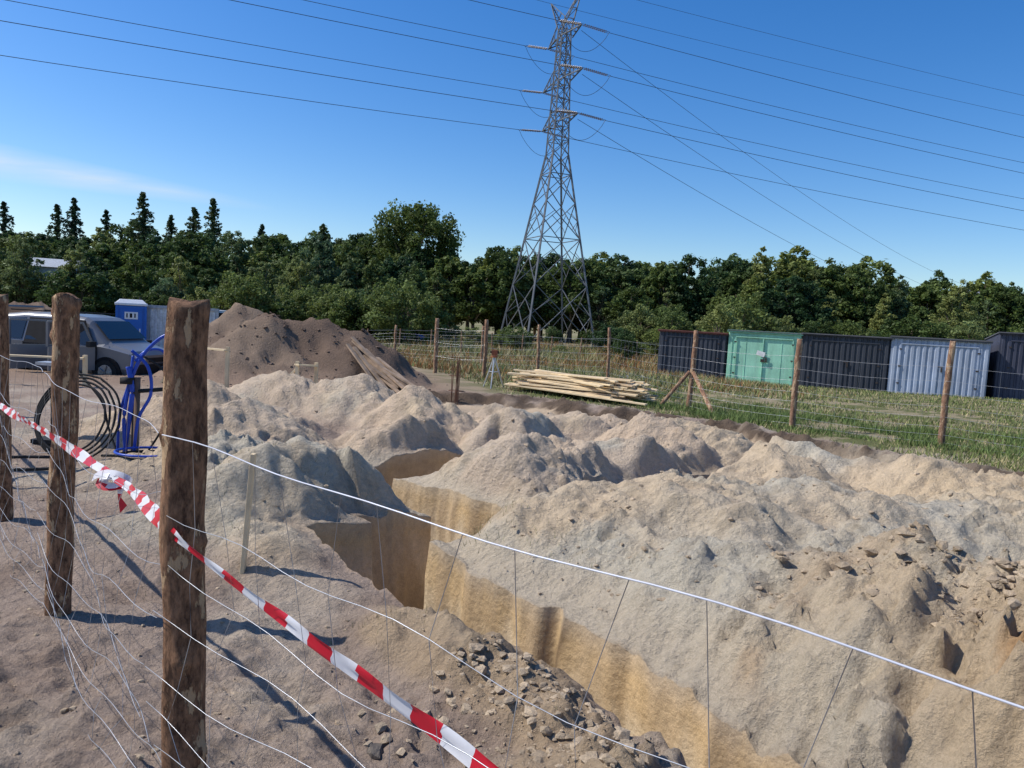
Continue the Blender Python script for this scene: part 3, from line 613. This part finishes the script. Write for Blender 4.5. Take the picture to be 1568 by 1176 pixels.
garage('metal_garage',-3.0,-.12,2.1,(.055,.06,.075),(.16,.05,.04),'c',roofc=(.15,.06,.05))
garage('metal_garage',0,2.87,2.2,(.34,.64,.46),(.22,.47,.34),'smooth')
garage('metal_garage',2.95,6.1,2.18,(.05,.055,.068),(.035,.035,.04),'c')
garage('metal_garage',6.18,9.4,2.18,(.36,.41,.50),(.10,.11,.13),'c')
garage('metal_garage',9.75,13.2,2.5,(.065,.07,.10),(.04,.04,.05),'c',set_=.6)
garage('metal_garage',13.4,16.6,2.3,(.06,.065,.08),(.04,.04,.05),'c',set_=.3)
# ------------------------------------------------------------------ far buildings
def house(name,x,y,w,d,h,rh,wc,rc,rz):
    e=empty(name,(x,y,H(x,y)),rz); mb=MB(); mb.box((0,0,h/2),(w,d,h)); mb.add([(-w/2,-d/2,h),(w/2,-d/2,h),(w/2,d/2,h),(-w/2,d/2,h),(-w/2,0,h+rh),(w/2,0,h+rh)],[(0,3,4),(1,5,2)],0)
    mb.obj('walls',[mat(name+'w',wc)],e); mb=MB(); mb.add([(-w/2-.3,-d/2-.3,h-.1),(w/2+.3,-d/2-.3,h-.1),(w/2+.3,0,h+rh+.05),(-w/2-.3,0,h+rh+.05),(-w/2-.3,d/2+.3,h-.1),(w/2+.3,d/2+.3,h-.1)],[(0,1,2,3),(3,2,5,4)]); mb.obj('roof',[mat(name+'r',rc)],e)
    mb=MB()
    for i in range(int(w/2)): mb.box((-w/2+1.2+2*i,-d/2-.01,h*.6),(1.0,.06,1.1))
    mb.obj('windows',[mat(name+'g',(.03,.04,.05),.1)],e)
house('white_warehouse',-38.2,62.5,3.4,4,4.5,.6,(.42,.45,.48),(.36,.39,.42),.35)
house('distant_house',72,118,7,7,10.2,1.2,(.5,.5,.5),(.3,.32,.35),.2)
# ------------------------------------------------------------------ vehicles
M_glass=mat('car_glass',(.015,.018,.02),.06,0,.1,spec=.8); M_rub=mat('rubber',(.02,.02,.02),.8); M_rim=mat('rim',(.3,.3,.32),.35,.7)
M_light=mat('headlamp',(.65,.66,.68),.1,.2); M_red=mat('tail_lamp',(.4,.02,.02),.2)
def van(name,x,y,rz,color,doors=True,scale=(1,1,1),dz=0):
    e=empty(name,(x,y,H(x,y)+dz),rz); e.scale=scale
    body=mat(name+'_paint',color,.32,.3,.08,scale=1)
    st=[(-2.14,.74,.90,1.0,.70),(-2.10,.81,1.0,1.32,.72),(-1.95,.85,1.03,1.72,.67),(-1.2,.87,1.02,1.80,.66),(0,.87,1.0,1.80,.66),(.5,.87,.99,1.74,.65),(.68,.87,.99,1.66,.66),(1.25,.87,.98,1.12,.74),(1.4,.87,.96,1.05,.76),(1.95,.83,.84,.90,.74),(2.1,.77,.68,.76,.70)]
    mb=MB(); vs=[]; K=10
    for (X,w,bz,tz,wr) in st:
        for q in ((-w*.93,.24),(-w,.42),(-w*1.0,bz),(-wr,tz-.08),(-wr+.10,tz),(wr-.10,tz),(wr,tz-.08),(w,bz),(w,.42),(w*.93,.24)): vs.append((X,q[0],q[1]))
    fs=[]
    for i in range(len(st)-1):
        for k in range(K): fs.append((i*K+k,(i+1)*K+k,(i+1)*K+(k+1)%K,i*K+(k+1)%K))
    fs+=[tuple(range(K))[::-1],tuple(range((len(st)-1)*K,len(st)*K))]
    mb.add(vs,fs); mb.obj('body',[body],e,False,bevel=.03)
    def ws(X):
        A=[np.interp(X,[q[0] for q in st],[q[j] for q in st]) for j in range(1,5)]; return A
    g=MB()
    for sd in (-1,1):
        for x0,x1,x1t in ((-1.88,-1.12,-1.12),(-1.02,-.08,-.08),(.02,1.02,.55)):
            pts=[]
            for X,f in ((x0,.08),(x1,.08),(x1t,.9),(x0+ (.1 if x0<-1.5 else 0),.9)):
                w,bz,tz,wr=ws(X); tzz=tz-.08; yy=w+(wr-w)*f; zz=bz+(tzz-bz)*f; pts.append((X,sd*(yy+.014),zz))
            g.add(pts,[(0,1,2,3) if sd<0 else (3,2,1,0)])
    g.add([(.74,-.58,1.63),(.74,.58,1.63),(1.22,.66,1.17),(1.22,-.66,1.17)],[(3,2,1,0)]); 
    for v in range(len(g.v)-4,len(g.v)): g.v[v]=(g.v[v][0]+.02,g.v[v][1],g.v[v][2]+.02)
    g.add([(-2.125,-.6,1.08),(-2.125,.6,1.08),(-2.0,.56,1.6),(-2.0,-.56,1.6)],[(0,1,2,3)]); 
    for v in range(len(g.v)-4,len(g.v)): g.v[v]=(g.v[v][0]-.025,g.v[v][1],g.v[v][2])
    g.obj('windows',[M_glass],e)
    w_=MB()
    for X in (-1.35,1.35):
        for sd in (-1,1):
            y0=sd*.66;y1=sd*.885
            w_.tube([(X,y0,.33),(X,y1,.33)],.40,24,2); w_.tube([(X,y0,.32),(X,sd*.905,.32)],.32,24,0); w_.tube([(X,sd*.85,.32),(X,sd*.915,.32)],[.2,.2],16,1)
            for j in range(5):
                a=j*1.2566; w_.beam((X,sd*.92,.32),(X+.19*math.cos(a),sd*.92,.32+.19*math.sin(a)),.05,.02,1)
    w_.obj('wheels',[M_rub,M_rim,M_dark],e)
    d=MB(); d.box((2.08,0,.42),(.16,1.55,.26),0); d.box((-2.13,0,.42),(.14,1.58,.26),0); d.box((2.06,.58,.72),(.1,.3,.16),1); d.box((2.06,-.58,.72),(.1,.3,.16),1); d.box((2.09,0,.66),(.05,.6,.12),0)
    d.box((-2.11,.7,1.0),(.06,.13,.4),2);d.box((-2.11,-.7,1.0),(.06,.13,.4),2)
    for sd in (-1,1):
        d.box((1.02,sd*.98,1.05),(.12,.2,.14),0)
        for X in (-1.07,-.03,1.08): d.box((X,sd*.876,.68),(.012,.006,.66),0)
        d.box((0,sd*.88,.5),(2.0,.02,.05),0)
    d.box((-.7,.5,1.84),(2.2,.03,.03),0);d.box((-.7,-.5,1.84),(2.2,.03,.03),0)
    d.obj('trim',[M_rub,M_light,M_red],e)
    if doors:
        o=MB()
        for x0,x1 in ((.04,1.02),(-1.04,-.1)):
            o.add([(x0,-.892,.36),(x1,-.892,.36),(x1,-.892,.98),(min(x1,.6),-.70,1.66),(x0,-.70,1.66),(x0,-.892,.98)],[(0,1,2,3,4,5)],1)
            R=Matrix.Rotation(math.radians(58),3,'Z'); hx=Vector((x1,-.89,0)); Ld=x1-x0
            def q(u,z,t=0): return hx+R@Vector((-u,-t,0))+Vector((0,0,z))
            def fr(a,b_,w=.06): o.beam(q(*a),q(*b_),w,.045)
            vs=[q(0,.36),q(Ld,.36),q(Ld,.98),q(0,.98),q(0,.36,.07),q(Ld,.36,.07),q(Ld,.98,.07),q(0,.98,.07)]; o.add(vs,[(0,1,2,3),(7,6,5,4),(0,4,5,1),(1,5,6,2),(2,6,7,3),(3,7,4,0)])
            fr((.0,.98),(.25 if x0>0 else .02,1.6)); fr((.25 if x0>0 else .02,1.6),(Ld,1.62)); fr((Ld,1.62),(Ld,.98))
        o.obj('open_doors',[body,M_dark,mat('seat',(.07,.07,.075))],e)
        t=MB(); R=Matrix.Rotation(math.radians(-12),3,'Y'); t.box((-2.45,0,1.83),(.95,1.3,.05),0,R); t.box((-2.5,0,1.86),(.6,1.05,.03),1,R); t.obj('raised_tailgate',[body,M_glass],e)
    return e
van('parked_car',-9.9,17.4,math.radians(-8),(.17,.175,.19),True,(.84,1,.82),-.16)
van('parked_car',-8.6,56,math.radians(10),(.03,.10,.35),False,(.9,.9,.8),.05)
# ------------------------------------------------------------------ portable toilet
tx,ty=-16.35,32.0; e=empty('portable_toilet',(tx,ty,H(tx,ty)+.0),math.radians(28))
M_bl=mat('blue_plastic',(.02,.13,.48),.4,0,.1,scale=2); M_wh=mat('white_plastic',(.75,.76,.78),.4,0,.06)
mb=MB(); mb.box((0,0,1.08),(1.1,1.1,2.1)); mb.box((0,0,.06),(1.16,1.16,.12),1)
for sx in (-1,1):
    for sy in (-1,1): mb.box((sx*.54,sy*.54,1.1),(.09,.09,2.14))
mb.box((0,-.57,1.05),(.82,.04,1.85)); mb.box((0,-.6,1.72),(.5,.02,.3),1); mb.box((.33,-.6,1.1),(.05,.04,.16),1)
for j in range(3): mb.box((-.16+.15*j,-.613,1.72),(.05 if j!=1 else .09,.01,.18),2)
for z in (.35,.7): mb.box((0,-.595,z),(.66,.02,.22),0)
for sd in (-1,1):
    for k in range(5): mb.box((sd*.56,-.36+.18*k,1.0),(.03,.06,1.5))
    for k in range(4): mb.box((sd*.565,0,1.85+.05*k),(.03,.7,.02),2)
mb.obj('cabin',[M_bl,M_wh,M_dark],e,bevel=.012)
mb=MB(); mb.box((0,0,2.19),(1.24,1.24,.10),0); mb.box((0,0,2.31),(1.18,1.18,.16),0,taper=.72); mb.obj('roof',[M_wh],e,bevel=.02)
mb=MB(); mb.tube([(.35,.35,2.2),(.35,.35,2.5)],.05,10); mb.obj('vent_pipe',[M_rub],e)
e=empty('site_container',(-14.4,33.5,H(-14.4,33.5)-.05),math.radians(6)); mb=MB()
mb.box((0,0,1.15),(2.9,2.3,2.2)); 
for k in range(14): mb.box((-1.3+.2*k,-1.17,1.15),(.08,.05,2.0))
for sx in (-1.42,1.42): mb.box((sx,-1.15,1.15),(.12,.14,2.3),1)
mb.box((0,-1.17,2.26),(2.9,.12,.12),1); mb.box((0,-1.17,.06),(2.9,.12,.12),1); mb.box((1.65,-.9,1.1),(.35,.5,2.1),2)
mb.obj('container_body',[mat('container_white',(.62,.64,.66),.5),mat('container_frame',(.4,.42,.44)),M_dark],e)
# ------------------------------------------------------------------ timber
M_pale=mat('fresh_timber',(.70,.55,.34),.75,0,.2,scale=3,stretch=(1,1,1),bump=.2); M_old=mat('weathered_timber',(.33,.235,.16),.85,0,.35,scale=4)
mb=MB(); a=Vector((.1,17.9,0)); b_=Vector((3.0,15.9,0)); d=(b_-a).normalized(); nn=Vector((-d.y,d.x,0)); gz0=max(H(.8,17.3),H(1.5,16.9),H(2.2,16.4),H(1.6,16.4))
for i in range(96):
    lay=i//13; off=(i%13-6)*.125+random.uniform(-.06,.06); L=random.uniform(2.6,3.6)*(1-.03*lay); c=(a+b_)/2+nn*off*(1-.09*lay)+d*random.uniform(-.3,.3); an=random.uniform(-.09,.09)+(random.uniform(-.35,.35) if lay>4 else 0)
    dd=Matrix.Rotation(an,3,'Z')@d; z=gz0+.08+lay*.052+random.uniform(0,.03); tl=random.uniform(-.03,.03); R=Matrix.Rotation(math.atan2(dd.y,dd.x),3,'Z')@Matrix.Rotation(tl,3,'Y')@Matrix.Rotation(random.uniform(-.1,.1),3,'X')
    mb.box(c+Vector((0,0,z)),(L,.11,.028),0 if random.random()<.8 else 1,R)
mb.obj('timber_board_stack',[M_pale,mat('timber_b',(.52,.38,.23))])
mb=MB()
for i in range(15):
    px,py=-3.15+random.uniform(-.35,.35),16.1+random.uniform(-.3,.4); qx,qy=px+random.uniform(.8,1.2),py-random.uniform(.5,.9)
    p=Vector((px,py,H(px,py)+.10+random.uniform(0,.12))); q=Vector((qx,qy,H(qx,qy)+.06)); dd=(p-q).normalized(); mx_=(p+q)/2
    lift=max(0,H(mx_.x,mx_.y)+.05-mx_.z); mb.beam(q+Vector((0,0,lift)),p+dd*.15+Vector((0,0,lift)),.085,.035)
mb.obj('leaning_planks',[M_old])
def stake(name,x,y,h,w,m,lean=(0,0)):
    z=H(x,y); mb=MB(); mb.beam((x,y,z-.15),(x+lean[0],y+lean[1],z+h),w,w*.7); return mb.obj(name,[m],bevel=.003)
stake('wooden_stake',-1.49,4.2,.68,.036,M_pale,(.05,0))
stake('wooden_stake',-.08,6.0,.12,.03,M_pale)
def batter(name,pts,h):
    mb=MB()
    for p in pts: mb.beam((p[0],p[1],H(*p)-.1),(p[0],p[1],H(*p)+h+.06),.06)
    for p,q in zip(pts[:-1],pts[1:]): mb.beam((p[0],p[1]-.045,H(*p)+h),(q[0],q[1]-.045,H(*q)+h),.12,.03)
    mb.beam((pts[0][0],pts[0][1],H(*pts[0])+h*.9),(pts[0][0]-.5,pts[0][1]+.1,H(*pts[0])),.04); mb.obj(name,[M_pale])
batter('batter_board',[(-6.4,14.6),(-5.3,13.9)],.75); batter('batter_board',[(-4.0,13.9),(-3.75,14.3)],.62); batter('batter_board',[(-9.2,13.0),(-7.6,13.3)],.5)
mb=MB()
for i in range(8):
    x=-1.15+random.uniform(-.09,.09);y=15.0+random.uniform(-.09,.09); mb.tube([(x,y,H(x,y)-.1),(x+random.uniform(-.04,.04),y,H(x,y)+.85+random.uniform(-.1,.1))],.008,5)
for h in (.25,.55): mb.tube([(-1.15+.12*math.cos(t),15+.12*math.sin(t),H(-1.15,15)+h) for t in np.linspace(0,6.28,9)],.006,4)
mb.obj('rebar_cage',[mat('rusty_rebar',(.16,.08,.05),.8)])
mb=MB(); cx,cy=-.45,17.6; gz_=H(cx,cy)
for k in range(3):
    an=k*2.094+.4; mb.tube([(cx,cy,gz_+.72),(cx+.28*math.cos(an),cy+.28*math.sin(an),gz_)],[.02,.014],6)
    mb.tube([(cx+.13*math.cos(an),cy+.13*math.sin(an),gz_+.38),(cx+.13*math.cos(an+2.094),cy+.13*math.sin(an+2.094),gz_+.38)],.008,4)
mb.tube([(cx,cy,gz_+.72),(cx,cy,gz_+.76)],.07,12,1); mb.box((cx,cy,gz_+.83),(.14,.1,.12),1); mb.tube([(cx-.1,cy,gz_+.84),(cx+.1,cy,gz_+.84)],.03,10,2)
mb.obj('survey_level_tripod',[mat('alu',(.55,.55,.53),.4,.4),mat('instrument',(.30,.1,.05)),M_rub])
clods('rubble_heap',rng.normal(3.2,.35,26)*1.0+1.2,rng.normal(27,.3,26),.06+.12*rng.random(26),np.tile([[.5,.48,.44]],(26,1)))
# ------------------------------------------------------------------ blue hoses rig
M_hose=mat('blue_pipe',(.02,.07,.42),.35,0,.15,scale=4); rx,ry=-3.55,6.95; rz_=H(rx,ry); e=empty('water_well_pipe_rig',(rx,ry,rz_))
mb=MB()
def arc(pts,r,n=30,mi=0):
    pts=[Vector(p) for p in pts]; out=[]
    for i in range(len(pts)-1):
        p0=pts[max(i-1,0)];p1=pts[i];p2=pts[i+1];p3=pts[min(i+2,len(pts)-1)]
        for t in np.linspace(0,1,10,endpoint=False): out.append(.5*((2*p1)+(p2-p0)*t+(2*p0-5*p1+4*p2-p3)*t*t+(3*p1-p0-3*p2+p3)*t**3))
    out.append(pts[-1]); mb.tube(out,r,10,mi)
arc([(-.02,0,-.05),(-.05,0,.4),(.03,.05,.85),(.22,.1,1.12),(.42,.15,1.2)],.017)
arc([(.04,0,-.05),(.07,.02,.35),(.17,.05,.6),(.14,.05,.85),(.0,.02,1.0)],.015)
arc([(-.06,.03,0),(-.02,.02,.3),(.02,0,.62),(-.02,0,.85)],.022)
arc([(.02,.05,.9),(.1,.1,1.0),(.2,.2,1.0),(.3,.25,.85)],.013)
arc([(-.12,.02,0),(-.10,.02,.4),(-.02,.02,.7),(.0,.05,.95)],.013)
arc([(.1,.1,0),(.25,.1,.25),(.34,.1,.5),(.28,.1,.8),(.1,.05,.95)],.010,mi=1); arc([(-.1,.0,.0),(-.25,.1,.25),(-.32,.1,.5),(-.6,.2,.75)],.010,mi=1); arc([(-.2,-.1,.02),(.1,-.25,.06),(.5,-.15,.04),(.9,-.3,.03),(1.1,-.6,.0)],.012,mi=1)
arc([(-.3,-.3,.03),(-.8,-.5,.04),(-.6,-.9,.03),(-.1,-.7,.03)],.014,mi=1)
for k_ in range(4):
    arc([(-.45+(.30+.03*k_)*math.cos(a),-.15+.12*math.sin(a)+.03*k_,.36+(.30+.03*k_)*math.sin(a)) for a in np.linspace(k_*.4,6.28+k_*.4,12)],.010,mi=1)
for k_ in range(3):
    arc([(.30+(.22+.03*k_)*math.cos(a),-.25+(.18+.02*k_)*math.sin(a),.05+.03*k_) for a in np.linspace(0,6.28,12)],.011,mi=1 if k_<2 else 0)
mb.tube([(.02,.06,-.1),(.03,.06,.75)],.035,10,2); mb.box((-.02,0,.72),(.1,.1,.06),1); mb.tube([(.05,.05,.62),(.5,.4,.66)],.02,8,1)
mb.obj('pipes',[M_hose,M_rub,mat('rusty_pipe',(.2,.12,.08),.7)],e,True)
px_,py_=-4.65,7.6; mb=MB(); z=H(px_,py_); mb.beam((px_,py_,z-.05),(px_,py_,z+.78),.05); mb.box((px_+.02,py_,z+.80),(.34,.16,.03),1); mb.box((px_,py_,z+.02),(.3,.3,.04),0); mb.beam((px_,py_,z+.5),(px_+.2,py_,z+.78),.025)
mb.obj('metal_roller_stand',[M_rub,mat('plate',(.5,.5,.5),.4,.5)])
mb=MB(); x,y=4.5,9.5; z=H(x,y); mb.tube([(x,y,z-.05),(x,y,z+.14)],.010,6); mb.box((x,y,z+.15),(.10,.04,.03)); mb.obj('survey_marker_peg',[M_rub])
# ------------------------------------------------------------------ light
el=math.radians(48); sd=Vector((-math.cos(el)*.995,math.cos(el)*.10,math.sin(el)))
sl=bpy.data.lights.new('sun','SUN'); sl.energy=4.9; sl.angle=math.radians(.5); sl.color=(1,.96,.895)
so=link(bpy.data.objects.new('sun',sl)); so.rotation_euler=sd.to_track_quat('Z','Y').to_euler(); so.location=(-20,5,30)
w=bpy.data.worlds.new('World'); scene.world=w; w.use_nodes=True; nt=w.node_tree; N=nt.nodes;L=nt.links; bg=N['Background']
sky=N.new('ShaderNodeTexSky'); sky.sky_type='NISHITA'; sky.sun_disc=False; sky.sun_elevation=el; sky.sun_rotation=math.atan2(sd.x,sd.y); sky.air_density=1.0; sky.dust_density=.6; sky.ozone_density=3.5; sky.altitude=100
hsv=N.new('ShaderNodeHueSaturation'); hsv.inputs['Saturation'].default_value=1.36; hsv.inputs['Value'].default_value=1.28; hsv.inputs['Hue'].default_value=.508; L.new(sky.outputs[0],hsv.inputs['Color'])
tc=N.new('ShaderNodeTexCoord'); sp=N.new('ShaderNodeSeparateXYZ'); L.new(tc.outputs['Generated'],sp.inputs[0])
def M(op,a,b_=None,c=None,clamp=False):
    m=N.new('ShaderNodeMath'); m.operation=op; m.use_clamp=clamp
    for i,q in enumerate((a,b_,c)):
        if q is None: continue
        if isinstance(q,(int,float)): m.inputs[i].default_value=q
        else: L.new(q,m.inputs[i])
    return m.outputs[0]
yy_=M('MAXIMUM',sp.outputs[1],.05); k=M('DIVIDE',sp.outputs[0],yy_); e_=M('DIVIDE',sp.outputs[2],yy_)
q=M('SUBTRACT',-.32,k); cen=M('MULTIPLY_ADD',q,.11,.128); wd=M('MULTIPLY_ADD',q,.055,.006); wd=M('MAXIMUM',wd,.004)
dist=M('DIVIDE',M('ABSOLUTE',M('SUBTRACT',e_,cen)),wd); msk=M('SUBTRACT',1.0,dist,None,True)
fd=M('MULTIPLY',q,4.5,None,True)
cb=N.new('ShaderNodeCombineXYZ'); L.new(M('MULTIPLY',k,6.0),cb.inputs[0]); L.new(M('MULTIPLY',e_,50.0),cb.inputs[1]); ns=N.new('ShaderNodeTexNoise'); ns.inputs['Scale'].default_value=1.2; ns.inputs['Detail'].default_value=5; L.new(cb.outputs[0],ns.inputs[0])
fac=M('MULTIPLY',M('MULTIPLY',msk,fd),M('MULTIPLY',ns.outputs[0],1.2),None,True)
mx=N.new('ShaderNodeMix'); mx.data_type='RGBA'; mx.inputs[7].default_value=(6.0,6.8,7.6,1); L.new(fac,mx.inputs[0]); L.new(hsv.outputs[0],mx.inputs[6]); L.new(mx.outputs[2],bg.inputs[0]); bg.inputs[1].default_value=.12
scene.view_settings.view_transform='Standard'; scene.view_settings.look='None'; scene.view_settings.exposure=0
# ------------------------------------------------------------------ camera
p=math.radians(4.8); ro=math.radians(3.3)
Fw=Vector((0,math.cos(p),-math.sin(p))); U=Vector((0,math.sin(p),math.cos(p))); R=Vector((1,0,0))
cu=U*math.cos(ro)-R*math.sin(ro); cr=R*math.cos(ro)+U*math.sin(ro)
cam=bpy.data.cameras.new('camera'); cam.lens=26.4; cam.sensor_width=36; cam.clip_end=5000; cam.clip_start=.05
co=link(bpy.data.objects.new('camera',cam)); mt=Matrix((cr,cu,-Fw)).transposed().to_4x4(); mt.translation=(0,0,EYE); co.matrix_world=mt
scene.camera=co
